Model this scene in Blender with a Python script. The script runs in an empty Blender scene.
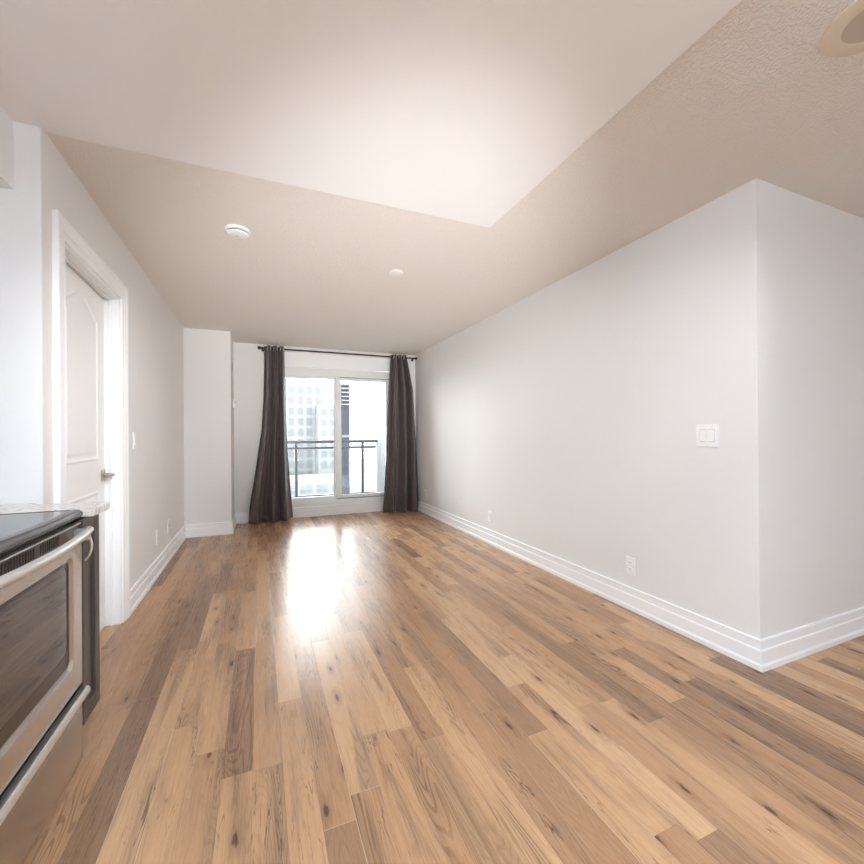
import bpy, bmesh, math, random
from mathutils import Vector, Matrix
random.seed(7)
sc = bpy.context.scene
COL = sc.collection
PI = math.pi

# ------------------------------------------------------------------ camera
YAW, ROLL, PITCH, CAM_H, F_PX = 0.3956, -0.0071, 0.002, 1.1756, 412.73
cd = bpy.data.cameras.new('camera')
cam = bpy.data.objects.new('camera', cd)
COL.objects.link(cam)
fw = Vector((math.sin(YAW) * math.cos(PITCH), math.cos(YAW) * math.cos(PITCH), math.sin(PITCH)))
rt = Vector((math.cos(YAW), -math.sin(YAW), 0))
up = rt.cross(fw)
rt2 = rt * math.cos(ROLL) + up * math.sin(ROLL)
up2 = up * math.cos(ROLL) - rt * math.sin(ROLL)
m = Matrix((rt2, up2, -fw)).transposed().to_4x4()
m.translation = (0, 0, CAM_H)
cam.matrix_world = m
cd.sensor_width = 36
cd.lens = F_PX / 864 * 36
cd.shift_y = 2 / 864
cd.clip_start = 0.02
cd.clip_end = 600
sc.camera = cam

# ------------------------------------------------------------------ world, lights, exposure
SKY, KITCHEN_FILL, HALL_FILL = 14.0, 26.0, 1.5
SPOT_FILL = (250, 85)
UPLIGHT_FILL = 600.0
w = bpy.data.worlds.new('overcast_sky')
sc.world = w
w.use_nodes = True
bg = w.node_tree.nodes['Background']
bg.inputs[0].default_value = (0.95, 0.98, 1.0, 1)
bg.inputs[1].default_value = SKY
# daylight portal in the balcony window opening (guides the sky light, adds none)
pl = bpy.data.lights.new('window_portal', 'AREA')
pl.shape = 'RECTANGLE'; pl.size = 1.7; pl.size_y = 2.2
pl.cycles.is_portal = True
po = bpy.data.objects.new('window_portal', pl)
po.location = (1.1, 6.40, 1.2); po.rotation_euler = (-PI / 2, 0, 0)
COL.objects.link(po)
sc.view_settings.view_transform = 'Standard'
sc.view_settings.look = 'None'
sc.view_settings.exposure = 0.33
sc.view_settings.gamma = 1.0
sc.view_settings.use_curve_mapping = False
sc.cycles.use_denoising = True
sc.cycles.max_bounces = 14
sc.cycles.diffuse_bounces = 8
sc.cycles.glossy_bounces = 5
sc.cycles.sample_clamp_indirect = 8

# ------------------------------------------------------------------ room numbers (metres)
H = 2.44
XR, XL, YB, YC, YK, YS, XP, YP, XC = 2.2853, -0.8112, 6.1498, 5.5297, 1.2671, 2.1514, 1.300, 2.177, -0.3188
ZP = H - 0.007

# ------------------------------------------------------------------ material helpers
class NT:
    def __init__(s, name):
        s.m = bpy.data.materials.new(name); s.m.use_nodes = True
        s.t = s.m.node_tree; s.n = s.t.nodes; s.l = s.t.links
        s.b = s.n['Principled BSDF']
    def link(s, a, b): s.l.new(a, b)
    def put(s, sock, v):
        if hasattr(v, 'is_output') or isinstance(v, bpy.types.NodeSocket): s.l.new(v, sock)
        elif v is not None: sock.default_value = v
    def math(s, op, a, b=None, c=None, clamp=False):
        n = s.n.new('ShaderNodeMath'); n.operation = op; n.use_clamp = clamp
        s.put(n.inputs[0], a)
        if b is not None: s.put(n.inputs[1], b)
        if c is not None: s.put(n.inputs[2], c)
        return n.outputs[0]
    def pos(s):
        return s.n.new('ShaderNodeTexCoord').outputs['Object']
    def sep(s, v):
        n = s.n.new('ShaderNodeSeparateXYZ'); s.l.new(v, n.inputs[0]); return n.outputs
    def comb(s, x, y, z):
        n = s.n.new('ShaderNodeCombineXYZ')
        for i, v in enumerate((x, y, z)): s.put(n.inputs[i], v)
        return n.outputs[0]
    def noise(s, v, scale, detail=2, rough=0.5, dist=0.0):
        n = s.n.new('ShaderNodeTexNoise'); s.l.new(v, n.inputs['Vector'])
        n.inputs['Scale'].default_value = scale; n.inputs['Detail'].default_value = detail
        n.inputs['Roughness'].default_value = rough; n.inputs['Distortion'].default_value = dist
        return n.outputs[0]
    def white(s, v, dim='3D'):
        n = s.n.new('ShaderNodeTexWhiteNoise'); n.noise_dimensions = dim
        s.l.new(v, n.inputs['W' if dim == '1D' else 'Vector']); return n.outputs
    def smooth(s, v, a, b, lo=0.0, hi=1.0):
        n = s.n.new('ShaderNodeMapRange'); n.interpolation_type = 'SMOOTHSTEP'
        s.put(n.inputs[0], v)
        for i, q in zip((1, 2, 3, 4), (a, b, lo, hi)): n.inputs[i].default_value = q
        return n.outputs[0]
    def mix(s, f, a, b, mode='MIX'):
        n = s.n.new('ShaderNodeMix'); n.data_type = 'RGBA'; n.blend_type = mode
        s.put(n.inputs[0], f); s.put(n.inputs[6], a); s.put(n.inputs[7], b)
        return n.outputs[2]
    def ramp(s, f, stops, mode='LINEAR'):
        n = s.n.new('ShaderNodeValToRGB'); n.color_ramp.interpolation = mode
        e = n.color_ramp.elements
        while len(e) < len(stops): e.new(0.5)
        for q, (p, c) in zip(e, stops): q.position = p; q.color = (*c, 1)
        s.l.new(f, n.inputs[0]); return n.outputs[0]
    def bump(s, h, strength, dist):
        n = s.n.new('ShaderNodeBump'); n.inputs['Strength'].default_value = strength
        n.inputs['Distance'].default_value = dist; s.l.new(h, n.inputs['Height'])
        s.l.new(n.outputs[0], s.b.inputs['Normal'])
    def set(s, **k):
        for a, v in k.items(): s.put(s.b.inputs[a.replace('_', ' ')], v)
        return s

def c4(c): return (*c, 1)
def plain(name, col, rough=0.5, metal=0.0, spec=None, ior=None):
    t = NT(name); t.set(Base_Color=c4(col), Roughness=rough, Metallic=metal)
    if spec is not None: t.b.inputs['Specular IOR Level'].default_value = spec
    if ior: t.b.inputs['IOR'].default_value = ior
    return t.m
def paint(name, col, rough=0.55, bump=0.08):
    t = NT(name); p = t.pos()
    v = t.noise(p, 2.5, 3)
    t.set(Base_Color=t.mix(v, c4([q * 0.985 for q in col]), c4([min(1, q * 1.015) for q in col])), Roughness=rough)
    t.b.inputs['Specular IOR Level'].default_value = 0.22
    t.bump(t.noise(p, 260, 2), bump, 0.001)
    return t.m

M = {}
M['greige'] = paint('greige_wall_paint', (0.81, 0.802, 0.787))
M['kitchen_white'] = paint('kitchen_wall_paint', (0.82, 0.82, 0.82))
M['trim'] = paint('white_trim_paint', (0.91, 0.915, 0.92), 0.38, 0.02)
M['door'] = paint('white_door_paint', (0.86, 0.855, 0.845), 0.38, 0.04)
M['plastic'] = plain('white_plastic', (0.90, 0.90, 0.89), 0.35)
M['gap'] = plain('shaded_plastic_gap', (0.5, 0.5, 0.5), 0.5)
M['plastic_grey'] = plain('grey_plastic_slot', (0.10, 0.10, 0.10), 0.5)
M['plastic_warm'] = plain('cream_plastic', (0.72, 0.66, 0.55), 0.4)

def popcorn():
    t = NT('popcorn_ceiling'); p = t.pos()
    a = t.noise(p, 95, 3, 0.6); b = t.noise(p, 38, 2, 0.5)
    h = t.math('ADD', t.smooth(a, 0.42, 0.62), t.math('MULTIPLY', b, 0.5))
    t.set(Base_Color=c4((0.855, 0.815, 0.77)), Roughness=0.85)
    t.b.inputs['Specular IOR Level'].default_value = 0.2
    t.bump(h, 0.55, 0.006)
    return t.m
M['popcorn'] = popcorn()
M['smooth_ceiling'] = paint('smooth_semi_gloss_ceiling', (0.90, 0.895, 0.885), 0.28, 0.01)

def wood_floor():
    t = NT('laminate_oak_planks'); p = t.pos(); x, y, z = t.sep(p)[0:3]
    W = 0.0985
    u = t.math('ADD', t.math('DIVIDE', x, W), 40.30)
    row = t.math('FLOOR', u); fu = t.math('FRACT', u)
    rn = t.white(row, '1D')[0]
    ln = t.white(t.math('ADD', row, 17.5), '1D')[0]
    Lr = t.math('ADD', 0.72, t.math('MULTIPLY', ln, 0.70))
    v = t.math('ADD', t.math('DIVIDE', y, Lr), t.math('MULTIPLY', rn, 9.7))
    v = t.math('ADD', v, 30.0)
    colm = t.math('FLOOR', v); fv = t.math('FRACT', v)
    wid = t.white(t.comb(row, colm, 3.0))
    r1 = wid[0]; rc = t.sep(wid[1])
    ox = t.math('MULTIPLY', rc[0], 23.0); oy = t.math('MULTIPLY', rc[1], 31.0); oz = t.math('MULTIPLY', rc[2], 17.0)
    def gv(sx, sy, k=1.0):
        return t.comb(t.math('ADD', t.math('MULTIPLY', x, sx), ox), t.math('ADD', t.math('MULTIPLY', y, sy), oy), t.math('MULTIPLY', oz, k))
    base = t.ramp(r1, [(0.0, (0.285, 0.168, 0.100)), (0.12, (0.36, 0.208, 0.120)), (0.26, (0.46, 0.264, 0.145)), (0.45, (0.53, 0.312, 0.172)),
                       (0.70, (0.59, 0.358, 0.200)), (1.0, (0.66, 0.425, 0.252))])
    # broad smoky zones along the plank; streaks, rings and cracks gather in them
    zone = t.smooth(t.noise(gv(8, 1.0), 1.0, 3, 0.5, 0.4), 0.46, 0.66)
    base = t.mix(t.math('MULTIPLY', zone, 0.42), base, c4((0.255, 0.158, 0.098)))
    st = t.noise(gv(30, 1.2), 1.0, 6, 0.66, 0.7)
    stm = t.smooth(st, 0.47, 0.68)
    dark = t.mix(0.35, c4((0.165, 0.098, 0.062)), base)
    c = t.mix(t.math('MULTIPLY', stm, t.math('ADD', 0.18, t.math('MULTIPLY', zone, 0.55))), base, dark)
    # cathedral rings
    n = t.noise(gv(7.5, 0.75), 1.0, 2, 0.45, 0.35)
    ring = t.math('SINE', t.math('MULTIPLY', n, 2 * PI * 34))
    ringm = t.smooth(ring, 0.15, 0.85)
    amt = t.math('MULTIPLY', t.smooth(rc[1], 0.2, 0.9, 0.30, 0.95), t.math('ADD', 0.22, t.math('MULTIPLY', zone, 0.78)))
    c = t.mix(t.math('MULTIPLY', ringm, amt), c, t.mix(1.0, c, c4((0.62, 0.56, 0.52)), 'MULTIPLY'))
    # fine fibres and pores
    fib = t.noise(gv(210, 5.0), 1.0, 4, 0.7)
    c = t.mix(t.smooth(fib, 0.42, 0.66, 0.0, 0.55), c, t.mix(1.0, c, c4((0.58, 0.52, 0.48)), 'MULTIPLY'))
    c = t.mix(t.smooth(fib, 0.50, 0.30, 0.0, 0.25), c, t.mix(1.0, c, c4((1.22, 1.22, 1.22)), 'MULTIPLY'))
    # thin dark cracks
    cr = t.noise(gv(36, 2.2), 1.0, 3, 0.6, 0.6)
    crm = t.smooth(t.math('ABSOLUTE', t.math('SUBTRACT', cr, 0.5)), 0.018, 0.0)
    crm = t.math('MULTIPLY', crm, t.smooth(t.noise(gv(9, 1.6), 1.0, 2), 0.50, 0.62))
    c = t.mix(t.math('MULTIPLY', crm, 0.75), c, c4((0.10, 0.06, 0.045)))
    # knots
    vo = t.n.new('ShaderNodeTexVoronoi'); vo.voronoi_dimensions = '2D'; t.l.new(gv(9.0, 2.6, 0.0), vo.inputs['Vector']); vo.inputs['Scale'].default_value = 1.0
    vr = t.sep(vo.outputs['Color'])[0]
    kn = t.math('ADD', vo.outputs['Distance'], t.math('MULTIPLY', t.math('SUBTRACT', t.noise(gv(50, 22), 1.0, 2), 0.5), 0.14))
    km = t.math('MULTIPLY', t.smooth(kn, 0.085, 0.03), t.math('GREATER_THAN', vr, 0.62))
    halo = t.math('MULTIPLY', t.smooth(kn, 0.26, 0.07, 0.0, 0.6), t.math('GREATER_THAN', vr, 0.62))
    c = t.mix(halo, c, t.mix(1.0, c, c4((0.66, 0.56, 0.50)), 'MULTIPLY'))
    c = t.mix(t.math('MULTIPLY', km, 0.9), c, c4((0.075, 0.05, 0.04)))
    # joints
    eu = t.math('MULTIPLY', t.math('MINIMUM', fu, t.math('SUBTRACT', 1.0, fu)), W)
    ev = t.math('MULTIPLY', t.math('MINIMUM', fv, t.math('SUBTRACT', 1.0, fv)), Lr)
    e = t.math('MINIMUM', eu, ev)
    jm = t.smooth(e, 0.0011, 0.0003)
    c = t.mix(t.math('MULTIPLY', jm, 0.60), c, t.mix(t.math('GREATER_THAN', t.white(row, '1D')[0], 0.5), c4((0.20, 0.125, 0.08)), c4((0.70, 0.56, 0.42))))
    t.set(Base_Color=c, Roughness=t.smooth(fib, 0.3, 0.75, 0.24, 0.34))
    t.b.inputs['Specular IOR Level'].default_value = 0.36
    hgt = t.math('ADD', t.math('MULTIPLY', t.smooth(e, 0.0, 0.0016), 1.0), t.math('MULTIPLY', fib, -0.22))
    hgt = t.math('ADD', hgt, t.math('MULTIPLY', ringm, -0.05))
    t.bump(hgt, 0.22, 0.0012)
    return t.m
M['floor'] = wood_floor()

def granite():
    t = NT('pale_granite'); p = t.pos()
    a = t.noise(p, 55, 4, 0.65); b = t.noise(p, 150, 2, 0.6)
    c = t.ramp(a, [(0.30, (0.42, 0.35, 0.28)), (0.42, (0.72, 0.67, 0.61)), (0.58, (0.82, 0.80, 0.77))])
    c = t.mix(t.smooth(b, 0.62, 0.70), c, c4((0.22, 0.18, 0.15)))
    t.set(Base_Color=c, Roughness=0.12); return t.m
M['granite'] = granite()

M['steel'] = plain('brushed_stainless', (0.66, 0.635, 0.61), 0.27, 1.0)
M['steel_bright'] = plain('satin_steel', (0.86, 0.85, 0.83), 0.42, 1.0)
M['nickel'] = plain('brushed_nickel', (0.52, 0.48, 0.43), 0.3, 1.0)
M['bronze'] = plain('dark_bronze', (0.055, 0.038, 0.032), 0.4, 0.6)
M['black_glass'] = plain('black_ceramic_glass', (0.012, 0.012, 0.013), 0.03, 0, None, 2.5)
M['oven_glass'] = plain('tinted_oven_glass', (0.030, 0.022, 0.018), 0.03, 0, None, 2.3)
M['oven_mask'] = plain('dark_brown_enamel_mask', (0.035, 0.022, 0.017), 0.18)
M['black_enamel'] = plain('black_enamel', (0.012, 0.012, 0.012), 0.3)
M['rim'] = plain('cooktop_rim_glass', (0.09, 0.085, 0.083), 0.2, 0, None, 1.6)
M['grille'] = plain('brown_grey_vent_metal', (0.16, 0.13, 0.115), 0.35, 0.8)
def espresso():
    t = NT('espresso_wood'); p = t.pos(); x, y, z = t.sep(p)[0:3]
    n = t.noise(t.comb(t.math('MULTIPLY', x, 60), t.math('MULTIPLY', y, 60), t.math('MULTIPLY', z, 4)), 1.0, 3)
    t.set(Base_Color=t.mix(n, c4((0.060, 0.046, 0.040)), c4((0.105, 0.084, 0.074))), Roughness=0.38); return t.m
M['espresso'] = espresso()

def fabric():
    t = NT('taupe_satin_curtain'); p = t.pos()
    n = t.noise(p, 420, 2); n2 = t.noise(p, 9, 3)
    t.set(Base_Color=t.mix(n2, c4((0.092, 0.073, 0.071)), c4((0.125, 0.101, 0.098))), Roughness=0.36)
    t.b.inputs['Sheen Weight'].default_value = 0.18; t.b.inputs['Sheen Roughness'].default_value = 0.4
    t.bump(n, 0.12, 0.001); return t.m
M['fabric'] = fabric()

def glass(name, tint=(1, 1, 1), spec=1.0):
    t = NT(name); t.n.remove(t.b)
    tr = t.n.new('ShaderNodeBsdfTransparent'); tr.inputs[0].default_value = c4(tint)
    gl = t.n.new('ShaderNodeBsdfGlossy'); gl.inputs['Roughness'].default_value = 0.0
    fr = t.n.new('ShaderNodeFresnel'); fr.inputs[0].default_value = 1.45
    mx = t.n.new('ShaderNodeMixShader')
    t.l.new(t.math('MULTIPLY', fr.outputs[0], spec), mx.inputs[0]); t.l.new(tr.outputs[0], mx.inputs[1]); t.l.new(gl.outputs[0], mx.inputs[2])
    t.l.new(mx.outputs[0], t.n['Material Output'].inputs[0]); return t.m
M['glass'] = glass('clear_window_glass', (0.96, 0.98, 0.98))
M['rail_glass'] = glass('balcony_panel_glass', (0.93, 0.95, 0.95))
M['alu'] = plain('pale_grey_aluminium', (0.80, 0.81, 0.80), 0.4, 0.0)
M['alu_dark'] = plain('shadow_gap_gasket', (0.22, 0.22, 0.23), 0.5)
M['rail'] = plain('charcoal_painted_metal', (0.02, 0.02, 0.025), 0.45)
M['concrete'] = plain('pale_balcony_concrete', (0.20, 0.20, 0.20), 0.8)
M['partition'] = paint('pale_grey_stucco', (0.100, 0.103, 0.105), 0.8)
M['wing'] = paint('white_precast_wall', (0.140, 0.144, 0.148), 0.8)
M['tower'] = plain('white_tower_concrete', (0.098, 0.099, 0.101), 0.8)
M['tower_glass'] = plain('pale_tower_window', (0.074, 0.076, 0.080), 0.6, 0, 0.1)
M['dark_glazing'] = plain('slate_blue_glazing', (0.030, 0.032, 0.040), 0.4, 0, 0.2)
M['ground'] = plain('pale_city_ground', (0.12, 0.12, 0.12), 0.9)
M['beige_trim'] = plain('aged_beige_trim', (0.72, 0.64, 0.52), 0.35)
M['beige_inner'] = plain('aged_beige_baffle', (0.55, 0.47, 0.38), 0.5)
def emit(name, col, s):
    t = NT(name); t.set(Base_Color=c4((0.8, 0.8, 0.8)))
    t.b.inputs['Emission Color'].default_value = c4(col); t.b.inputs['Emission Strength'].default_value = s
    return t.m

# ------------------------------------------------------------------ mesh helpers
class MB:
    def __init__(s): s.bm = bmesh.new()
    def box(s, x0, x1, y0, y1, z0, z1, bev=0.0, seg=2):
        b = bmesh.new()
        bmesh.ops.create_cube(b, size=1.0)
        for v in b.verts:
            v.co = Vector(((x0 + x1) / 2 + v.co.x * (x1 - x0), (y0 + y1) / 2 + v.co.y * (y1 - y0), (z0 + z1) / 2 + v.co.z * (z1 - z0)))
        if bev > 0:
            bmesh.ops.bevel(b, geom=list(b.edges), offset=bev, segments=seg, affect='EDGES', profile=0.6)
        s.add(b); return s
    def add(s, b, mat=None):
        if mat is not None: bmesh.ops.transform(b, matrix=mat, verts=b.verts)
        me = bpy.data.meshes.new('tmp'); b.to_mesh(me); b.free(); s.bm.from_mesh(me); bpy.data.meshes.remove(me)
    def lathe(s, prof, mat=None, n=40, cap=True):
        """profile of (r, z) turned about local Z."""
        b = bmesh.new(); rings = []
        for r, z in prof:
            if r < 1e-6: rings.append([b.verts.new((0, 0, z))])
            else: rings.append([b.verts.new((r * math.cos(2 * PI * i / n), r * math.sin(2 * PI * i / n), z)) for i in range(n)])
        for a, c in zip(rings, rings[1:]):
            for i in range(n):
                j = (i + 1) % n
                if len(a) == 1 and len(c) == 1: continue
                if len(a) == 1: b.faces.new((a[0], c[i], c[j]))
                elif len(c) == 1: b.faces.new((a[i], a[j], c[0]))
                else: b.faces.new((a[i], a[j], c[j], c[i]))
        if cap:
            for rg in (rings[0], rings[-1]):
                if len(rg) > 1: b.faces.new(rg)
        bmesh.ops.recalc_face_normals(b, faces=b.faces)
        s.add(b, mat); return s
    def tube(s, pts, r, n=12, cap=True, flat=1.0):
        """round bar through points, r number or list; flat squashes the section's second axis."""
        b = bmesh.new(); pts = [Vector(p) for p in pts]; rings = []
        N = len(pts); prev = None
        for i, p in enumerate(pts):
            t = (pts[min(i + 1, N - 1)] - pts[max(i - 1, 0)]).normalized()
            if prev is None:
                a = Vector((0, 0, 1)) if abs(t.z) < 0.9 else Vector((1, 0, 0))
                u = t.cross(a).normalized()
            else:
                u = (prev - t * prev.dot(t)).normalized()
            prev = u; v = t.cross(u)
            rr = r[i] if isinstance(r, (list, tuple)) else r
            rings.append([b.verts.new(p + u * rr * math.cos(2 * PI * k / n) + v * rr * flat * math.sin(2 * PI * k / n)) for k in range(n)])
        for a, c in zip(rings, rings[1:]):
            for k in range(n): b.faces.new((a[k], a[(k + 1) % n], c[(k + 1) % n], c[k]))
        if cap: b.faces.new(rings[0]); b.faces.new(rings[-1])
        bmesh.ops.recalc_face_normals(b, faces=b.faces)
        s.add(b); return s
    def torus(s, c, R, r, axis='X', n=24, k=8):
        b = bmesh.new(); rings = []
        for i in range(n):
            a = 2 * PI * i / n; ring = []
            for j in range(k):
                q = 2 * PI * j / k; rad = R + r * math.cos(q); h = r * math.sin(q)
                co = {'X': (h, rad * math.cos(a), rad * math.sin(a)), 'Y': (rad * math.cos(a), h, rad * math.sin(a)), 'Z': (rad * math.cos(a), rad * math.sin(a), h)}[axis]
                ring.append(b.verts.new(Vector(co) + Vector(c)))
            rings.append(ring)
        for i in range(n):
            a, d = rings[i], rings[(i + 1) % n]
            for j in range(k): b.faces.new((a[j], d[j], d[(j + 1) % k], a[(j + 1) % k]))
        bmesh.ops.recalc_face_normals(b, faces=b.faces)
        s.add(b); return s
    def prism(s, poly, axis, a0, a1, bev=0.0):
        """poly of 2D points extruded along an axis: X -> (y,z), Y -> (x,z), Z -> (x,y)."""
        b = bmesh.new()
        def P(q, a): return {'X': (a, q[0], q[1]), 'Y': (q[0], a, q[1]), 'Z': (q[0], q[1], a)}[axis]
        A = [b.verts.new(P(q, a0)) for q in poly]; B = [b.verts.new(P(q, a1)) for q in poly]
        b.faces.new(A); b.faces.new(B)
        for i in range(len(poly)):
            j = (i + 1) % len(poly); b.faces.new((A[i], A[j], B[j], B[i]))
        bmesh.ops.recalc_face_normals(b, faces=b.faces)
        if bev: bmesh.ops.bevel(b, geom=list(b.edges), offset=bev, segments=2, affect='EDGES')
        s.add(b); return s
    def sweep(s, path, prof, closed=False):
        """profile (out, z) swept along a plan polyline, out = to the LEFT of travel, mitred."""
        b = bmesh.new(); P = [Vector((p[0], p[1])) for p in path]; N = len(P); rings = []
        for i in range(N):
            d0 = (P[i] - P[i - 1]).normalized() if (i > 0 or closed) else None
            d1 = (P[(i + 1) % N] - P[i]).normalized() if (i < N - 1 or closed) else None
            d0 = d0 or d1; d1 = d1 or d0
            n0 = Vector((-d0.y, d0.x)); n1 = Vector((-d1.y, d1.x)); mm = (n0 + n1).normalized(); k = 1 / max(0.2, mm.dot(n0))
            rings.append([b.verts.new((P[i].x + mm.x * k * o, P[i].y + mm.y * k * o, z)) for o, z in prof])
        L = len(prof)
        for i in range(N if closed else N - 1):
            a, c = rings[i], rings[(i + 1) % N]
            for j in range(L): b.faces.new((a[j], a[(j + 1) % L], c[(j + 1) % L], c[j]))
        if not closed: b.faces.new(rings[0]); b.faces.new(rings[-1])
        bmesh.ops.recalc_face_normals(b, faces=b.faces)
        s.add(b); return s
    def build(s, name, mat, parent=None, smooth=False, loc=None):
        me = bpy.data.meshes.new(name); s.bm.to_mesh(me); s.bm.free()
        me.materials.append(mat)
        if smooth:
            for f in me.polygons: f.use_smooth = True
            me.set_sharp_from_angle(angle=math.radians(35))
        o = bpy.data.objects.new(name, me); COL.objects.link(o)
        if parent is not None: adopt(o, parent)
        return o

def world_loc(o):
    v = Vector(o.location)
    while o.parent: o = o.parent; v = v + Vector(o.location)
    return v
def adopt(o, parent):
    """meshes are modelled in world coordinates; the thing's Empty is unrotated, so only offset them."""
    o.parent = parent
    off = world_loc(parent)
    if o.type == 'MESH':
        o.data.transform(Matrix.Translation(-off))
def tag(o, label=None, cat=None, group=None, kind=None):
    if label: o['label'] = label
    if cat: o['category'] = cat
    if group: o['group'] = group
    if kind: o['kind'] = kind
    return o
def empty(name, loc, label=None, cat=None, group=None, kind=None):
    o = bpy.data.objects.new(name, None); o.empty_display_size = 0.05; COL.objects.link(o); o.location = loc
    return tag(o, label, cat, group, kind)
def struct(mb, name, mat, smooth=False):
    return tag(mb.build(name, mat, None, smooth), kind='structure')
def origin(o, p):
    o.data.transform(Matrix.Translation(-Vector(p))); o.location = p; return o

# ------------------------------------------------------------------ room shell
X0, X1, Y0, Y1 = -1.95, 4.3, -2.6, 6.35     # hull of the flat
KX = -1.25                                  # kitchen wall
struct(MB().box(X0, X1, Y0, Y1, -0.12, 0.0), 'floor', M['floor'])
struct(MB().box(X0, X1, Y0, Y1, H, H + 0.14), 'ceiling', M['popcorn'])
struct(MB().box(KX, XP, Y0, YP, ZP, H + 0.01), 'ceiling_kitchen', M['smooth_ceiling'])
DY0, DY1, DZ = 2.335, 3.175, 2.060            # door opening
wl = MB()
wl.box(XL - 0.12, XL, YS, DY0, 0, H); wl.box(XL - 0.12, XL, DY1, YB, 0, H); wl.box(XL - 0.12, XL, DY0, DY1, DZ, H)
struct(wl, 'wall_left', M['greige'])
struct(MB().box(KX - 0.12, XL - 0.002, YS - 0.003, YS + 0.12, 0, H), 'wall_kitchen_end', M['kitchen_white'])
struct(MB().box(KX - 0.12, KX, Y0, YS, 0, H), 'wall_kitchen', M['kitchen_white'])
struct(MB().box(KX, -0.895, Y0, YS - 0.003, 2.162, ZP + 0.005), 'trim_1', M['kitchen_white'])   # boxed soffit over the counter
cl = MB(); cl.box(X0, X0 + 0.1, 2.1, 3.5, 0, H); cl.box(X0, XL - 0.12, 3.4, 3.5, 0, H); cl.box(X0, KX - 0.12, 2.1, 2.2, 0, H)
struct(cl, 'wall_light_stop', M['greige'])  # unseen walls added behind the door so no sky light leaks in
struct(MB().box(XL, XC, YC, YB, 0, H), 'wall_column', M['greige'])
WX0, WX1, WZ = 0.265, 1.945, 2.37            # window opening
wb = MB(); wb.box(XL, WX0, YB, Y1, 0, H); wb.box(WX1, XR + 0.12, YB, Y1, 0, H); wb.box(WX0, WX1, YB, Y1, WZ, H)
struct(wb, 'wall_back', M['greige'])
struct(MB().prism([(XR, YK), (X1, YK), (X1, YK + 0.12), (XR + 0.12, YK + 0.12), (XR + 0.12, YB), (XR, YB)], 'Z', 0, H), 'wall_right', M['greige'])
struct(MB().box(X1, X1 + 0.1, Y0, YK + 0.1, 0, H), 'wall_hall', M['greige'])
struct(MB().box(KX - 0.12, X1, Y0 - 0.1, Y0, 0, H), 'wall_front', M['kitchen_white'])

BASE = [(0, 0), (0.021, 0), (0.021, 0.024), (0.016, 0.031), (0.0145, 0.036), (0.0145, 0.094), (0.0125, 0.100), (0.0095, 0.102), (0.0095, 0.134), (0.0125, 0.137), (0.0125, 0.145), (0.010, 0.149), (0, 0.149)]
# path runs with the room on its LEFT
struct(MB().sweep([(WX0, YB), (XC, YB), (XC, YC), (XL, YC), (XL, DY1 + 0.098)], BASE), 'baseboard_left', M['trim'])
struct(MB().sweep([(X1, YK), (XR, YK), (XR, YB), (WX1, YB)], BASE), 'baseboard_right', M['trim'])

# ------------------------------------------------------------------ door in the left wall
door = empty('door_1', (XL, (DY0 + DY1) / 2, 0), kind='structure')
SX = XL - 0.056                                # door face
jm = MB(); jm.box(XL - 0.12, XL, DY0, DY0 + 0.018, 0, DZ); jm.box(XL - 0.12, XL, DY1 - 0.018, DY1, 0, DZ); jm.box(XL - 0.12, XL, DY0, DY1, DZ - 0.018, DZ)
jm.box(SX + 0.004, SX + 0.016, DY1 - 0.030, DY1 - 0.018, 0, DZ - 0.018, 0.002)
jm.box(SX + 0.004, SX + 0.016, DY0 + 0.018, DY0 + 0.030, 0, DZ - 0.018, 0.002)
jm.box(SX + 0.004, SX + 0.016, DY0 + 0.018, DY1 - 0.018, DZ - 0.030, DZ - 0.018, 0.002)
jm.build('door_jamb', M['trim'], door)
def casing(mb, y0, y1, zt):
    # stepped architrave, profile (across, out); across measured from the inner edge outwards
    prof = [(0, 0), (0, 0.010), (0.006, 0.013), (0.012, 0.012), (0.030, 0.012), (0.034, 0.016), (0.060, 0.017), (0.066, 0.021), (0.090, 0.022), (0.094, 0.019), (0.094, 0)]
    b = bmesh.new(); rings = []
    corners = [((y0, 0), (-1, 0)), ((y0, zt), (-1, 1)), ((y1, zt), (1, 1)), ((y1, 0), (1, 0))]
    for (y, z), (sy, sz) in corners:
        rings.append([b.verts.new((XL + o, y + sy * a, z + sz * a)) for a, o in prof])
    for a, c in zip(rings, rings[1:]):
        for j in range(len(prof)): b.faces.new((a[j], a[(j + 1) % len(prof)], c[(j + 1) % len(prof)], c[j]))
    b.faces.new(rings[0]); b.faces.new(rings[-1])
    bmesh.ops.recalc_face_normals(b, faces=b.faces); mb.add(b)
cs = MB(); casing(cs, DY0 + 0.004, DY1 - 0.004, DZ - 0.004); cs.build('door_casing', M['trim'], door)
SY0, SY1, SZ = DY0 + 0.021, DY1 - 0.021, DZ - 0.022
slab = MB().box(SX - 0.035, SX, SY0, SY1, 0.006, SZ, 0.0015, 1).build('door_slab', M['door'], door)
def arch(y0, y1, z0, z1, rise, n=18):
    pts = [(y0, z0), (y1, z0)]
    for i in range(n + 1):
        q = i / n; y = y1 + (y0 - y1) * q
        pts.append((y, z1 + (rise * (0.5 - 0.5 * math.cos(2 * PI * q)) ** 0.8 if rise else 0)))
    return pts
def inset(poly, d):
    out = []; N = len(poly)
    for i in range(N):
        p0, p1, p2 = Vector(poly[i - 1]), Vector(poly[i]), Vector(poly[(i + 1) % N])
        a = (p1 - p0); c = (p2 - p1)
        if a.length < 1e-6 or c.length < 1e-6: out.append(tuple(p1)); continue
        a.normalize(); c.normalize()
        n0 = Vector((-a.y, a.x)); n1 = Vector((-c.y, c.x)); mm = (n0 + n1).normalized(); k = 1 / max(0.3, mm.dot(n0))
        out.append(tuple(p1 + mm * k * d))
    return out
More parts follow.
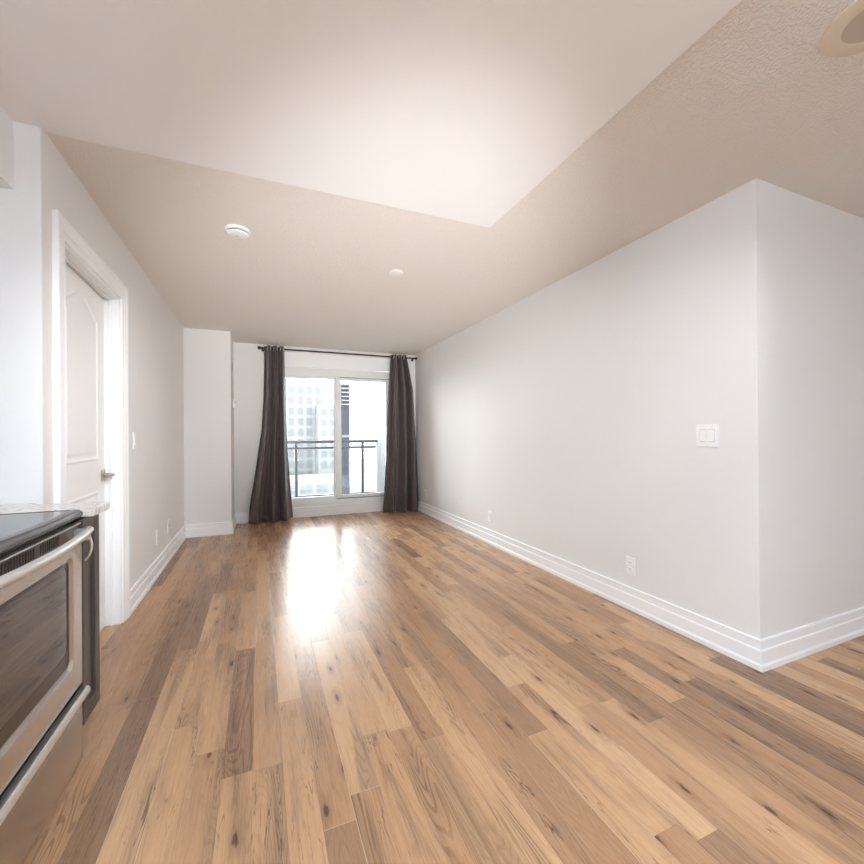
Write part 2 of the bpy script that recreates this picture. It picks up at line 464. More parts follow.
def moulded_panel(poly):
    b = bmesh.new()
    steps = [(0.0, 0.0), (0.004, 0.0055), (0.012, 0.0065), (0.018, 0.003), (0.024, 0.0008), (0.034, 0.001), (0.052, 0.0062), (0.056, 0.0065)]
    rings = [[b.verts.new((SX + h, y, z)) for y, z in inset(poly, d)] for d, h in steps]
    L = len(poly)
    for a, c in zip(rings, rings[1:]):
        for j in range(L): b.faces.new((a[j], a[(j + 1) % L], c[(j + 1) % L], c[j]))
    b.faces.new(rings[-1])
    bmesh.ops.recalc_face_normals(b, faces=b.faces)
    if sum((f.normal.x for f in b.faces)) < 0: bmesh.ops.reverse_faces(b, faces=b.faces)
    q = MB(); q.add(b); return q
moulded_panel(arch(2.495, 3.020, 1.04, 1.862, 0.098)).build('door_panel', M['door'], slab)
moulded_panel(arch(2.495, 3.020, 0.24, 0.86, 0)).build('door_panel', M['door'], slab)
LY, LZ = 3.108, 0.945
hd = MB().box(SX, SX + 0.009, LY - 0.029, LY + 0.029, LZ - 0.033, LZ + 0.033, 0.003)
hd.tube([(SX + 0.008, LY, LZ), (SX + 0.040, LY, LZ)], 0.011, 16)
hd.tube([(SX + 0.030, LY + 0.004, LZ), (SX + 0.046, LY, LZ), (SX + 0.056, LY - 0.012, LZ), (SX + 0.059, LY - 0.035, LZ), (SX + 0.058, LY - 0.075, LZ), (SX + 0.054, LY - 0.112, LZ)], [0.010, 0.011, 0.011, 0.010, 0.009, 0.008], 14, True, 0.8)
tag(hd.build('door_handle', M['nickel'], slab, True), 'brushed nickel lever handle')

# the door stands a touch ajar: the slab turns about its near edge with what it carries
hinge = Matrix.Translation((SX - world_loc(door).x, SY0 - world_loc(door).y, 0))
turn = hinge @ Matrix.Rotation(math.radians(1.7), 4, 'Z') @ hinge.inverted()
for o in [slab] + list(slab.children): o.data.transform(turn)

# ------------------------------------------------------------------ balcony sliding window
win = empty('window_1', ((WX0 + WX1) / 2, YB + 0.06, 0), kind='structure')
sp = MB(); sp.box(WX0, WX1, 6.205, Y1, 0.0, 0.128, 0.003); sp.box(WX0, WX1, 6.190, Y1, 0.128, 0.146, 0.004)
sp.build('window_sill', M['trim'], win)
hp = MB(); hp.box(WX0, WX1, 6.205, Y1, 2.176, WZ); hp.box(WX0, 1.635, 6.188, 6.215, 2.156, 2.178, 0.003)
hp.build('window_header', M['trim'], win)
fr = MB()
fr.box(WX0, WX1, 6.225, 6.34, 0.146, 0.205, 0.003); fr.box(WX0, WX1, 6.25, 6.34, 0.205, 0.225)
fr.box(WX0, WX1, 6.222, 6.34, 2.052, 2.160, 0.003); fr.box(WX0, WX1, 6.25, 6.34, 2.03, 2.055)
fr.box(WX0, WX0 + 0.05, 6.225, 6.34, 0.2, 2.06, 0.003); fr.box(WX1 - 0.05, WX1, 6.225, 6.34, 0.2, 2.06, 0.003)
fr.build('window_frame', M['alu'], win)
MX = 1.075
def sash(name, x0, x1, y, st, zb, zt, rb, rtp):
    q = MB()
    q.box(x0, x0 + st, y, y + 0.035, zb, zt, 0.003); q.box(x1 - st, x1, y, y + 0.035, zb, zt, 0.003)
    q.box(x0 + st, x1 - st, y + 0.002, y + 0.033, zb, zb + rb, 0.002); q.box(x0 + st, x1 - st, y + 0.002, y + 0.033, zt - rtp, zt, 0.002)
    s_ = q.build(name, M['alu'], win)
    MB().box(x0 + st - 0.01, x1 - st + 0.01, y + 0.014, y + 0.020, zb + rb - 0.01, zt - rtp + 0.01).build('pane', M['glass'], s_)
    return s_
fs = sash('fixed_sash', WX0 + 0.04, MX + 0.01, 6.295, 0.05, 0.222, 2.04, 0.05, 0.02)
MB().box(MX - 0.047, MX - 0.039, 6.283, 6.297, 0.27, 2.02).build('gasket', M['alu_dark'], fs)
ss = sash('sliding_sash', MX - 0.018, WX1 - 0.04, 6.245, 0.078, 0.238, 2.042, 0.046, 0.036)
g2 = MB(); g2.box(MX + 0.03, WX1 - 0.05, 6.247, 6.256, 2.042, 2.053); g2.box(MX - 0.017, WX1 - 0.05, 6.243, 6.256, 0.226, 0.238)
g2.build('gasket', M['alu_dark'], ss)

# ------------------------------------------------------------------ curtains and rod
RY, RZ = 6.055, 2.372
rod = empty('curtain_rod', (1.13, RY, RZ), 'dark bronze curtain rod with a ball finial above the balcony window', 'curtain rod')
MB().tube([(0.03, RY, RZ), (2.262, RY, RZ)], 0.011, 16).build('pole', M['bronze'], rod, True)
fin = MB(); fin.lathe([(0, -0.026), (0.010, -0.025), (0.020, -0.016), (0.024, 0.0), (0.020, 0.014), (0.012, 0.022), (0.013, 0.028), (0.015, 0.032), (0.012, 0.040), (0, 0.040)],
                     Matrix.Translation((0.005, RY, RZ)) @ Matrix.Rotation(PI / 2, 4, 'Y'), 24)
fin.build('finial', M['bronze'], rod, True)
fin = MB(); fin.lathe([(0, -0.020), (0.015, -0.020), (0.022, -0.008), (0.022, 0.012), (0, 0.014)], Matrix.Translation((2.268, RY, RZ)) @ Matrix.Rotation(PI / 2, 4, 'Y'), 24)
fin.build('finial', M['bronze'], rod, True)
for bx in (0.048, 2.235):
    b = MB(); b.tube([(bx, YB - 0.003, RZ - 0.012), (bx, RY, RZ - 0.012)], 0.006, 10); b.lathe([(0, 0), (0.02, 0), (0.02, 0.006), (0, 0.006)], Matrix.Translation((bx, YB, RZ - 0.012)) @ Matrix.Rotation(PI / 2, 4, 'X'), 20)
    b.torus((bx, RY, RZ), 0.0135, 0.004, 'X'); b.build('bracket', M['bronze'], rod, True)

def interp(tab, v):
    for (a, x), (b, y) in zip(tab, tab[1:]):
        if v <= b:
            t = (v - a) / (b - a); return x + (y - x) * t
    return tab[-1][1]
def curtain(left, right, waves, phase, yoff, hem, amp, label, seed, lead):
    rnd = random.Random(seed)
    zt = 2.408
    th = empty('curtain', ((left[0][1] + right[0][1]) / 2, RY, 0), label, 'curtain')
    NU, NV = 150, 90
    b = bmesh.new(); grid = []
    ph = [rnd.uniform(0, 6.28) for _ in range(6)]
    for j in range(NV + 1):
        v = j / NV; row = []
        xl, xr = interp(left, v), interp(right, v); A = interp(amp, v)
        for i in range(NU + 1):
            u = i / NU
            uu = u + 0.018 * math.sin(2 * PI * u * 1.0 + ph[0]) * v + 0.012 * math.sin(2 * PI * 2 * u + ph[1]) * v
            sw = math.sin(2 * PI * waves * uu + phase); fold = math.copysign(abs(sw) ** 0.75, sw) + 0.28 * v * math.sin(2 * PI * waves * 0.5 * uu + ph[2] + v * 1.2) + 0.10 * v * math.sin(2 * PI * waves * 2 * uu + ph[3])
            x = xl + (xr - xl) * (u + 0.022 * v * math.sin(2 * PI * waves * u * 2 + phase * 2))
            y = RY + interp(yoff, v) * (1 + lead * (1 - u)) + A * fold
            y = min(y, YB - 0.028)
            zb = hem(u)
            z = zt + (zb - zt) * v
            # small crush wrinkles near the hem
            k = max(0, (v - 0.80) / 0.20)
            y += k * 0.006 * math.sin(38 * u + 30 * v + ph[4]) + k * 0.004 * math.sin(71 * u - 24 * v)
            row.append(b.verts.new((x, y, z)))
        grid.append(row)
    for j in range(NV):
        for i in range(NU):
            b.faces.new((grid[j][i], grid[j][i + 1], grid[j + 1][i + 1], grid[j + 1][i]))
    bmesh.ops.recalc_face_normals(b, faces=b.faces)
    q = MB(); q.add(b)
    o = q.build('curtain_panel', M['fabric'], th, True)
    sd = o.modifiers.new('solid', 'SOLIDIFY'); sd.thickness = 0.003; sd.offset = 0
    # eyelets where the cloth crosses the rod
    k = math.ceil(phase / PI)
    while True:
        u = (k * PI - phase) / (2 * PI * waves)
        if u > 1: break
        if u >= 0.01:
            x = left[0][1] + (right[0][1] - left[0][1]) * u
            MB().torus((x, RY, RZ), 0.0215, 0.0045, 'X').build('eyelet', M['steel_bright'], th, True)
        k += 1
    return th
curtain([(0, 0.068), (0.12, 0.066), (0.30, 0.052), (0.48, 0.022), (0.74, -0.072), (0.90, -0.138), (1.0, -0.158)],
        [(0, 0.322), (0.30, 0.332), (0.6, 0.352), (0.85, 0.388), (1.0, 0.412)],
        3.0, 0.6, [(0, 0), (0.5, -0.012), (1.0, -0.045)], lambda u: 0.008 + 0.030 * max(0, (u - 0.62) / 0.38) ** 1.4, [(0, 0.044), (0.2, 0.060), (0.7, 0.068), (1, 0.074)],
        'taupe curtain panel left of the balcony window, flaring toward the column', 3, 0.5)
curtain([(0, 1.862), (0.5, 1.795), (1.0, 1.705)],
        [(0, 2.115), (0.08, 2.16), (0.22, 2.225), (0.6, 2.262), (1.0, 2.276)],
        3.1, 0.3, [(0, 0), (0.5, -0.018), (1.0, -0.070)], lambda u: 0.008, [(0, 0.044), (0.2, 0.060), (0.7, 0.066), (1, 0.070)],
        'taupe curtain panel in the right corner beside the long wall', 11, -0.1)

# ------------------------------------------------------------------ kitchen: range, cabinet, counter
FX = -0.60                                     # range front plane
RY0, RY1 = 1.123, 1.885
rg = empty('kitchen_range', ((FX + KX) / 2, (RY0 + RY1) / 2, 0), 'stainless steel electric range with black glass cooktop and windowed oven door', 'range')
MB().box(KX + 0.02, FX - 0.032, RY0 + 0.004, RY1 - 0.004, 0.012, 0.872).build('range_body', M['black_enamel'], rg)
ct = MB(); ct.box(KX + 0.05, FX - 0.02, RY0 + 0.014, RY1 - 0.016, 0.890, 0.9145, 0.002)
ck = ct.build('cooktop', M['black_glass'], rg)
ri = MB()
prof_r = [(-0.004, 0.884), (0.016, 0.884), (0.021, 0.890), (0.022, 0.898), (0.020, 0.905), (0.014, 0.912), (0.006, 0.9155), (-0.004, 0.9158)]
ri.sweep([(KX + 0.05, RY1 - 0.018), (FX - 0.020, RY1 - 0.018), (FX - 0.020, RY0 + 0.018), (KX + 0.05, RY0 + 0.018)], prof_r)
tag(ri.build('cooktop_rim', M['rim'], ck, True), 'polished metal cooktop rim')
bgd = MB().prism([(KX + 0.012, 0.88), (KX + 0.085, 0.88), (KX + 0.070, 1.10), (KX + 0.055, 1.115), (KX + 0.012, 1.115)], 'Y', RY0 + 0.004, RY1 - 0.004)
bgd.build('backguard', M['steel'], rg)
# vent strip under the cooktop
vt = MB(); vt.box(FX - 0.032, FX - 0.010, RY0 + 0.006, RY1 - 0.006, 0.815, 0.862)
vent = vt.build('vent_strip', M['grille'], rg)
MB().box(FX - 0.034, FX - 0.002, RY0 + 0.004, RY1 - 0.004, 0.862, 0.8665, 0.001).build('vent_lip', M['steel_bright'], vent)
sl = MB()
y = RY0 + 0.07
k = 0
while y < RY1 - 0.16:
    if k % 14 < 12: sl.box(FX - 0.0105, FX - 0.0088, y, y + 0.0075, 0.822, 0.854)
    if k % 14 == 12: sl.build('vent_slots', M['black_enamel'], vent); sl = MB()
    y += 0.0145; k += 1
sl.build('vent_slots', M['black_enamel'], vent)
# oven door with a stepped window
DZ0, DZ1 = 0.284, 0.812
def rrect(y0, y1, z0, z1, r, n=6):
    pts = []
    for cy, cz, a0 in ((y0 + r, z0 + r, PI), (y1 - r, z0 + r, 1.5 * PI), (y1 - r, z1 - r, 0), (y0 + r, z1 - r, 0.5 * PI)):
        for i in range(n + 1):
            a = a0 + 0.5 * PI * i / n; pts.append((cy + r * math.cos(a), cz + r * math.sin(a)))
    return pts
def ring_face(mb, rings):
    """rings of ((y,z) polygon, x): skin between successive rings."""
    b = bmesh.new(); V = [[b.verts.new((x, y, z)) for y, z in poly] for poly, x in rings]
    for a, c in zip(V, V[1:]):
        for j in range(len(a)): b.faces.new((a[j], a[(j + 1) % len(a)], c[(j + 1) % len(a)], c[j]))
    bmesh.ops.recalc_face_normals(b, faces=b.faces); mb.add(b)
WY0, WY1, WZ0, WZ1 = RY0 + 0.094, RY1 - 0.094, 0.392, 0.752
dr = MB()
out = rrect(RY0 + 0.003, RY1 - 0.003, DZ0, DZ1, 0.008)
ring_face(dr, [(out, FX - 0.030), (out, FX - 0.004), (inset(out, 0.004), FX), (rrect(WY0 - 0.014, WY1 + 0.014, WZ0 - 0.016, WZ1 + 0.012, 0.032), FX), (rrect(WY0 - 0.006, WY1 + 0.006, WZ0 - 0.006, WZ1 + 0.006, 0.028), FX - 0.008), (rrect(WY0, WY1, WZ0, WZ1, 0.025), FX - 0.0085)])
od = dr.build('oven_door', M['steel'], rg, True)
mk = MB(); ring_face(mk, [(rrect(WY0 - 0.002, WY1 + 0.002, WZ0 - 0.002, WZ1 + 0.002, 0.026), FX - 0.0088), (rrect(WY0 + 0.026, WY1 - 0.012, WZ0 + 0.045, WZ1 - 0.012, 0.03), FX - 0.0088), (rrect(WY0 + 0.026, WY1 - 0.012, WZ0 + 0.045, WZ1 - 0.012, 0.03), FX - 0.012)])
MB().prism(rrect(WY0 + 0.002, WY1 - 0.002, WZ0 + 0.002, WZ1 - 0.002, 0.025), 'X', FX - 0.026, FX - 0.0095).build('oven_window', M['oven_glass'], od)
tag(mk.build('window_border', M['oven_mask'], od), 'dark brown printed border of the oven window')
# bowed handle
hp_ = []
for i in range(33):
    q = i / 32; y = RY0 + 0.012 + (RY1 - RY0 - 0.024) * q
    e = min(q, 1 - q)
    bow = 0.026 + 0.034 * math.sin(PI * q) ** 0.8
    if e < 0.03: bow *= 0.55 + 0.45 * (e / 0.03)
    hp_.append((FX + bow, y, 0.842))
oh = MB().tube(hp_, [0.011] * 1 + [0.0135] * 31 + [0.011], 16, True, 1.0)
for y in (RY0 + 0.03, RY1 - 0.03): oh.box(FX - 0.012, FX + 0.032, y - 0.016, y + 0.016, 0.806, 0.848, 0.006)
tag(oh.build('oven_handle', M['steel_bright'], od, True), 'bowed satin steel oven handle')
# storage drawer
dw = MB().box(FX - 0.030, FX, RY0 + 0.003, RY1 - 0.003, 0.014, 0.250, 0.004).build('storage_drawer', M['steel'], rg)
dh = MB(); dh.prism([(FX - 0.010, 0.248), (FX + 0.018, 0.243), (FX + 0.024, 0.249), (FX + 0.024, 0.262), (FX + 0.017, 0.272), (FX - 0.010, 0.266)], 'Y', RY0 + 0.006, RY1 - 0.004, 0.0025)
tag(dh.build('drawer_handle', M['steel_bright'], dw, True), 'full width bright steel drawer pull')

CY0, CY1 = RY1 + 0.004, 2.058
cb = empty('base_cabinet', ((FX + KX) / 2, (CY0 + CY1) / 2, 0), 'narrow espresso base cabinet between the range and the white wall end', 'cabinet')
cc = MB(); cc.box(KX + 0.005, FX - 0.020, CY0, CY1, 0.115, 0.882); cc.box(KX + 0.005, FX - 0.075, CY0, CY1, 0.0, 0.115)
cc.build('cabinet_body', M['espresso'], cb)
dd = MB(); y0, y1, z0, z1 = CY0 + 0.002, CY1 - 0.001, 0.120, 0.876; s_ = 0.048
dd.box(FX - 0.019, FX, y0, y0 + s_, z0, z1, 0.0015); dd.box(FX - 0.019, FX, y1 - s_, y1, z0, z1, 0.0015)
dd.box(FX - 0.019, FX, y0 + s_, y1 - s_, z0, z0 + s_ + 0.012, 0.0015); dd.box(FX - 0.019, FX, y0 + s_, y1 - s_, z1 - s_ - 0.012, z1, 0.0015)
dd.box(FX - 0.019, FX - 0.010, y0 + s_ - 0.002, y1 - s_ + 0.002, z0 + 0.04, z1 - 0.04)
cdr = dd.build('cabinet_door', M['espresso'], cb)
ph_ = []
for i in range(17):
    q = i / 16; ph_.append((FX + 0.002 + 0.020 * math.sin(PI * q) ** 0.7, CY0 + 0.014, 0.722 + 0.105 * q))
tag(MB().tube(ph_, 0.0045, 10).build('cabinet_handle', M['steel_bright'], cdr, True), 'slim arched satin steel pull')
ctp = MB().prism([(KX + 0.002, RY1 + 0.002), (FX + 0.034, RY1 + 0.002), (FX + 0.034, CY1 + 0.006), (XL - 0.02, CY1 + 0.030), (XL - 0.02, YS - 0.004), (KX + 0.002, YS - 0.004)], 'Z', 0.883, 0.914, 0.003)
o = ctp.build('countertop', M['granite']); origin(o, (-0.9, 1.98, 0.883))
tag(o, 'short pale speckled granite countertop beside the range', 'countertop')

# ------------------------------------------------------------------ switches, outlets, wall devices
def plate(name, loc, face, w_, h_, label, cat, group=None):
    """wall plate whose face looks along +/-X; builders below work in (y,z) about loc."""
    return empty(name, loc, label, cat, group)
def xbox(mb, e, f, d0, d1, y0, y1, z0, z1, bev=0.0):
    X, Y, Z = e.location; a, b = X + f * d0, X + f * d1
    mb.box(min(a, b), max(a, b), Y + y0, Y + y1, Z + z0, Z + z1, bev); return mb
# double rocker on the right wall
e = plate('light_switch', (XR, 1.518, 1.161), -1, 0, 0, 'white double rocker light switch on the right wall near its outer corner', 'light switch')
xbox(MB(), e, -1, 0, 0.006, -0.062, 0.062, -0.062, 0.062, 0.002).build('wall_plate', M['plastic'], e)
for yy in (-0.023, 0.023):
    r = MB(); X, Y, Z = e.location
    r.prism([(X - 0.005, Z - 0.033), (X - 0.0115, Z - 0.033), (X - 0.0075, Z), (X - 0.009, Z + 0.033), (X - 0.005, Z + 0.033)], 'Y', Y + yy - 0.0165, Y + yy + 0.0165)
    r.build('rocker', M['plastic'], e)
    xbox(MB(), e, -1, 0.0055, 0.0064, yy - 0.0185, yy + 0.0185, -0.035, 0.035).build('rocker_gap', M['gap'], e)
def outlet(loc, f, label, group=None):
    e = plate('power_outlet', loc, f, 0, 0, label, 'outlet', group)
    xbox(MB(), e, f, 0, 0.006, -0.036, 0.036, -0.059, 0.059, 0.002).build('wall_plate', M['plastic'], e)
    for zz in (-0.021, 0.021):
        rc_ = xbox(MB(), e, f, 0.005, 0.0085, -0.0165, 0.0165, zz - 0.0145, zz + 0.0145, 0.0015).build('receptacle', M['plastic'], e)
        s2 = MB()
        for yy in (-0.0065, 0.0065): xbox(s2, e, f, 0.008, 0.0088, yy - 0.0011, yy + 0.0011, zz - 0.001, zz + 0.008)
        s2.build('slots', M['plastic_grey'], rc_)
    return e
outlet((XR, 2.036, 0.289), -1, 'white double outlet low on the right wall, nearest the outer corner')
outlet((XR, 3.862, 0.293), -1, 'white double outlet midway along the long right wall')
outlet((XR, 5.70, 0.30), -1, 'small white outlet on the right wall next to the corner curtain')
outlet((XL, 4.14, 0.325), 1, 'white double outlet low on the left wall past the door')
e = plate('cable_jack', (XL, 4.60, 0.32), 1, 0, 0, 'white cable jack low on the left wall next to the column', 'wall jack')
xbox(MB(), e, 1, 0, 0.006, -0.036, 0.036, -0.059, 0.059, 0.002).build('wall_plate', M['plastic'], e)
MB().lathe([(0.0075, 0), (0.0075, 0.006), (0.0045, 0.006), (0.0045, 0.014), (0, 0.014)], Matrix.Translation((XL + 0.005, 4.60, 0.33)) @ Matrix.Rotation(PI / 2, 4, 'Y'), 16).build('connector', M['nickel'], e)
e = plate('light_switch', (XL, 3.468, 1.15), 1, 0, 0, 'white single light switch on the left wall beside the door casing', 'light switch')
xbox(MB(), e, 1, 0, 0.006, -0.036, 0.036, -0.059, 0.059, 0.002).build('wall_plate', M['plastic'], e)
r = MB(); X, Y, Z = e.location
r.prism([(X + 0.005, Z - 0.033), (X + 0.0115, Z - 0.033), (X + 0.0075, Z), (X + 0.009, Z + 0.033), (X + 0.005, Z + 0.033)], 'Y', Y - 0.0165, Y + 0.0165)
r.build('rocker', M['plastic'], e)
e = empty('thermostat', (XC, 5.975, 1.597), 'small white thermostat on the side of the column by the window', 'thermostat')
xbox(MB(), e, 1, 0, 0.026, -0.045, 0.045, -0.055, 0.055, 0.006).build('housing', M['plastic'], e)
xbox(MB(), e, 1, 0.0255, 0.0268, -0.026, 0.026, 0.008, 0.038).build('display', M['plastic_grey'], e)
e = empty('wall_sensor', (XC, 5.77, 2.06), 'small dark sensor high on the column side above the thermostat', 'sensor')
xbox(MB(), e, 1, 0, 0.008, -0.03, 0.03, -0.05, 0.05, 0.002).build('housing', M['nickel'], e)
xbox(MB(), e, 1, 0.0075, 0.0095, -0.015, 0.015, -0.03, 0.03).build('lens', M['plastic_grey'], e)

# ------------------------------------------------------------------ ceiling devices
e = empty('smoke_detector', (-0.120, 2.795, H), 'round white smoke detector on the textured ceiling nearer the door', 'smoke detector')
T = Matrix.Translation((-0.120, 2.795, H))
MB().lathe([(0.074, 0), (0.074, -0.010), (0.070, -0.013), (0, -0.013)], T, 48).build('base', M['plastic'], e, True)
MB().lathe([(0.055, -0.012), (0.055, -0.021), (0, -0.021)], T, 48).build('vent_gap', M['plastic_grey'], e, True)
MB().lathe([(0.060, -0.020), (0.062, -0.022), (0.060, -0.026), (0.048, -0.032), (0.020, -0.034), (0, -0.034)], T, 48).build('cover', M['plastic'], e, True)
MB().lathe([(0.011, -0.033), (0.011, -0.036), (0, -0.036)], T, 20).build('test_button', M['plastic_warm'], e, True)
e = empty('sprinkler_cover', (0.985, 3.055, H), 'small cream sprinkler cap on the ceiling toward the window', 'sprinkler')
T = Matrix.Translation((0.985, 3.055, H))
MB().lathe([(0.052, 0), (0.052, -0.006), (0.046, -0.008), (0, -0.008)], T, 40).build('collar', M['plastic_warm'], e, True)
MB().lathe([(0.042, -0.007), (0.042, -0.009), (0.058, -0.010), (0.058, -0.012), (0.050, -0.014), (0, -0.015)], T, 40).build('cap', M['plastic'], e, True)
cx, cy = 1.748, 0.634
e = empty('recessed_light', (cx, cy, H), 'round beige recessed light with a ribbed baffle near the right edge', 'ceiling light')
T = Matrix.Translation((cx, cy, H))
MB().lathe([(0.128, 0), (0.128, -0.004), (0.124, -0.005), (0.082, -0.008), (0.078, -0.007), (0.078, 0.0), (0.128, 0)], T, 64, False).build('trim_ring', M['beige_trim'], e, True)
prof = []
for i in range(6):
    r0 = 0.079 - 0.009 * i; prof += [(r0, -0.0065 + 0.0008 * i), (r0 - 0.006, -0.0050 + 0.0008 * i)]
prof.append((0.0, -0.002))
MB().lathe(prof, T, 56, False).build('baffle', M['beige_inner'], e, True)

# added fill light on the kitchen ceiling, unseen behind the viewer
e = empty('kitchen_fill_light', (0.4, -0.65, ZP), 'added fill light, long white box with a frosted lens on the kitchen ceiling', 'ceiling light')
MB().box(0.06, 0.74, -1.30, 0.0, ZP - 0.035, ZP, 0.006).build('fill_body', M['plastic'], e)
MB().box(0.09, 0.71, -1.27, -0.03, ZP - 0.16, ZP - 0.030, 0.03).build('fill_diffuser', emit('fill_light_lens', (0.81, 0.95, 1.09), KITCHEN_FILL), e)
# fill spots on an added, unseen ceiling track, brightening both side walls
e = empty('fill_spot_track', (1.15, -0.2, ZP), 'added fill light, white ceiling track with two spot heads out of view', 'fill light')
MB().box(1.13, 1.17, -0.85, 0.35, ZP - 0.022, ZP, 0.003).build('fill_rail', M['plastic'], e)
for hy, aim, pw, cone in ((0.05, Vector((-0.81, 3.4, 1.05)), SPOT_FILL[0], 37), (-0.65, Vector((2.285, 3.5, 1.15)), SPOT_FILL[1], 42)):
    c0 = Vector((1.15, hy, ZP - 0.12)); d = (aim - c0).normalized()
    rot = d.to_track_quat('-Z', 'Y')
    hdm = MB(); hdm.lathe([(0.030, 0.06), (0.040, 0.055), (0.045, 0.0), (0.055, -0.055), (0.051, -0.055), (0.042, -0.03), (0, -0.02)], Matrix.Translation(c0) @ rot.to_matrix().to_4x4(), 28, False)
    hdm.tube([(1.15, hy, ZP - 0.02), (1.15, hy, ZP - 0.10)], 0.009, 10)
    h_ = hdm.build('fill_spot_head', M['plastic'], e, True)
    sl_ = bpy.data.lights.new('fill_spot', 'SPOT'); sl_.energy = pw; sl_.spot_size = math.radians(cone); sl_.spot_blend = 1.0
    sl_.shadow_soft_size = 0.05; sl_.color = (0.95, 0.985, 1.02)
    so = bpy.data.objects.new('fill_spot', sl_); COL.objects.link(so); so.parent = h_
    so.location = c0 + d * 0.115 - world_loc(e); so.rotation_euler = rot.to_euler()
# uplight added behind the viewer to brighten the living-area ceiling
e = empty('fill_uplight', (0.50, -1.20, 0), 'added fill light, low grey floor uplight turned up to the ceiling', 'floor lamp')
MB().lathe([(0.13, 0), (0.13, 0.012), (0.03, 0.022), (0, 0.022)], Matrix.Translation((0.50, -1.20, 0)), 36).build('base', M['alu'], e, True)
MB().tube([(0.50, -1.20, 0.02), (0.50, -1.20, 0.55)], 0.011, 14).build('pole', M['alu'], e, True)
c0 = Vector((0.50, -1.20, 0.61)); d = (Vector((1.0, 4.7, 2.44)) - c0).normalized(); rot = d.to_track_quat('-Z', 'Y')
h_ = MB().lathe([(0.035, 0.09), (0.055, 0.08), (0.065, 0.0), (0.085, -0.08), (0.080, -0.08), (0.060, -0.03), (0, -0.02)], Matrix.Translation(c0) @ rot.to_matrix().to_4x4(), 32, False).build('fill_head', M['alu'], e, True)
sl_ = bpy.data.lights.new('fill_spot', 'SPOT'); sl_.energy = UPLIGHT_FILL; sl_.spot_size = math.radians(48); sl_.spot_blend = 1.0
sl_.shadow_soft_size = 0.07; sl_.color = (0.97, 0.985, 1.0)
so = bpy.data.objects.new('fill_spot', sl_); COL.objects.link(so); so.parent = h_
so.location = c0 + d * 0.16 - world_loc(e); so.rotation_euler = rot.to_euler()
e = empty('hall_fill_light', (3.2, -0.9, H), 'added fill light, round frosted dome on the hall ceiling', 'ceiling light')  # weak fill light added in the hall, out of view
MB().lathe([(0.17, 0), (0.17, -0.02), (0, -0.02)], Matrix.Translation((3.2, -0.9, H))).build('fill_body', M['plastic'], e)
MB().lathe([(0.16, -0.02), (0.15, -0.06), (0.09, -0.09), (0, -0.10)], Matrix.Translation((3.2, -0.9, H)), 40, False).build('fill_diffuser', emit('fill_light_globe', (0.85, 0.95, 1.08), HALL_FILL), e)

# ------------------------------------------------------------------ balcony and the city outside
struct(MB().box(-1.5, 2.3, Y1, 7.86, -0.20, 0.02), 'floor_balcony', M['concrete'])
struct(MB().box(2.085, 2.30, Y1, 7.80, 0.02, 2.9), 'wall_balcony', M['partition'])
BY = 7.75
rl = empty('balcony_railing', (0.6, BY, 0.02), 'charcoal metal balcony railing with glass panels outside the window', 'railing')
MB().box(-1.4, 2.085, BY - 0.030, BY + 0.030, 1.040, 1.088, 0.004).build('top_rail', M['rail'], rl)
MB().box(-1.4, 2.060, BY - 0.018, BY + 0.018, 0.932, 0.972, 0.003).build('middle_rail', M['rail'], rl)
MB().box(-1.4, 2.060, BY - 0.015, BY + 0.015, 0.075, 0.098, 0.003).build('bottom_rail', M['rail'], rl)
posts = [-0.60, 0.60, 1.80]
for px in posts: MB().box(px - 0.024, px + 0.024, BY - 0.024, BY + 0.024, 0.02, 1.041, 0.002).build('post', M['rail'], rl)
for a, b in ((-0.57, 0.57), (0.63, 1.77), (1.83, 2.05)): MB().box(a, b, BY - 0.004, BY + 0.004, 0.100, 0.930).build('glass_panel', M['rail_glass'], rl)

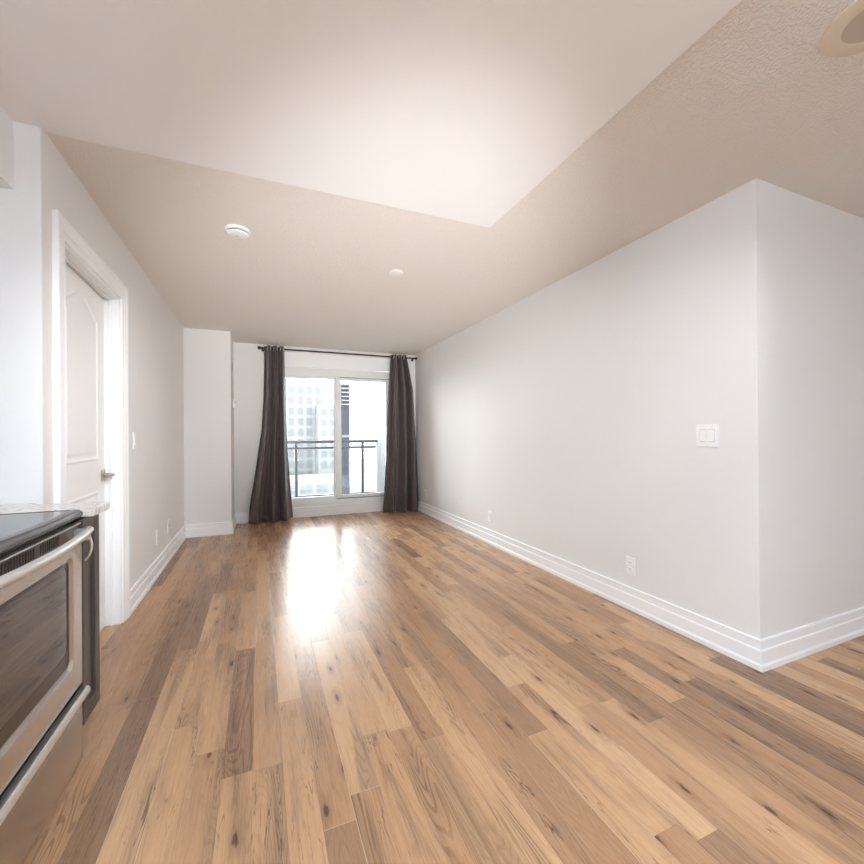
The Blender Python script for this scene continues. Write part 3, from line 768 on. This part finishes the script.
GZ = -28.0
struct(MB().box(-300, 400, 9, 500, GZ - 1, GZ), 'ground', M['ground'])
wg = empty('neighbouring_wing', (7.0, 20, GZ), 'plain white building wing just beyond the balcony on the right', 'building')
MB().prism([(2.815, 14.0), (14.0, 14.0), (14.0, 26.0), (6.2, 26.0)], 'Z', GZ, 22.0).build('wall', M['wing'], wg)
gt = empty('glazed_tower', (5.0, 30, GZ), 'slate blue glazed tower edge showing left of the white wing', 'building')
MB().prism([(4.55, 27.0), (14.0, 27.0), (14.0, 40.0), (7.6, 40.0)], 'Z', GZ, 4.55).build('wall', M['dark_glazing'], gt)
for i in range(6): MB().box(4.50, 14.0, 26.9, 27.0, 4.45 - 0.26 * i, 4.54 - 0.26 * i).build('louvre', M['wing'], gt)
for z in (1.05, -3.6): MB().box(4.50, 14.0, 26.9, 27.0, z, z + 0.16).build('floor_band', M['tower'], gt)

TY = 110.0
tw = empty('apartment_tower', (9.0, TY, GZ), 'tall pale apartment tower with a grid of windows seen through the left pane', 'building')
tb = MB(); tb.box(1.5, 15.2, TY, TY + 16, GZ, 15.0)
tb.box(5.0, 11.5, TY + 3, TY + 12, 15.0, 17.5)
tb.build('wall', M['tower'], tw)
for i in range(6):
    x = 2.35 + 2.18 * i
    for j in range(14):
        z = 12.0 - 2.72 * j
        if z < -26: continue
        wnd = MB().box(x, x + 1.45, TY - 0.06, TY + 0.04, z, z + 1.9).build('window', M['tower_glass'], tw)
t2 = empty('apartment_block', (16, TY - 4, GZ), 'lower pale apartment block standing against the tall tower', 'building')
MB().box(13.4, 18.6, TY - 5, TY - 0.1, GZ, 8.9).build('wall', M['tower'], t2)
for i in range(2):
    x = 14.0 + 2.25 * i
    for j in range(6):
        z = 6.2 - 2.62 * j
        MB().box(x, x + 1.5, TY - 5.06, TY - 4.96, z, z + 1.75).build('window', M['tower_glass'], t2)
pd = empty('podium_building', (12, TY - 15, GZ), 'low white podium building with wide windows at the foot of the towers', 'building')
MB().box(0, 22, TY - 16, TY - 6, GZ, -8.2).build('wall', M['tower'], pd)
for i in range(6):
    for j in range(5):
        x = 1.2 + 3.45 * i; z = -11.4 - 3.3 * j
        MB().box(x, x + 2.5, TY - 16.08, TY - 15.98, z, z + 1.9).build('window', M['tower_glass'], pd)
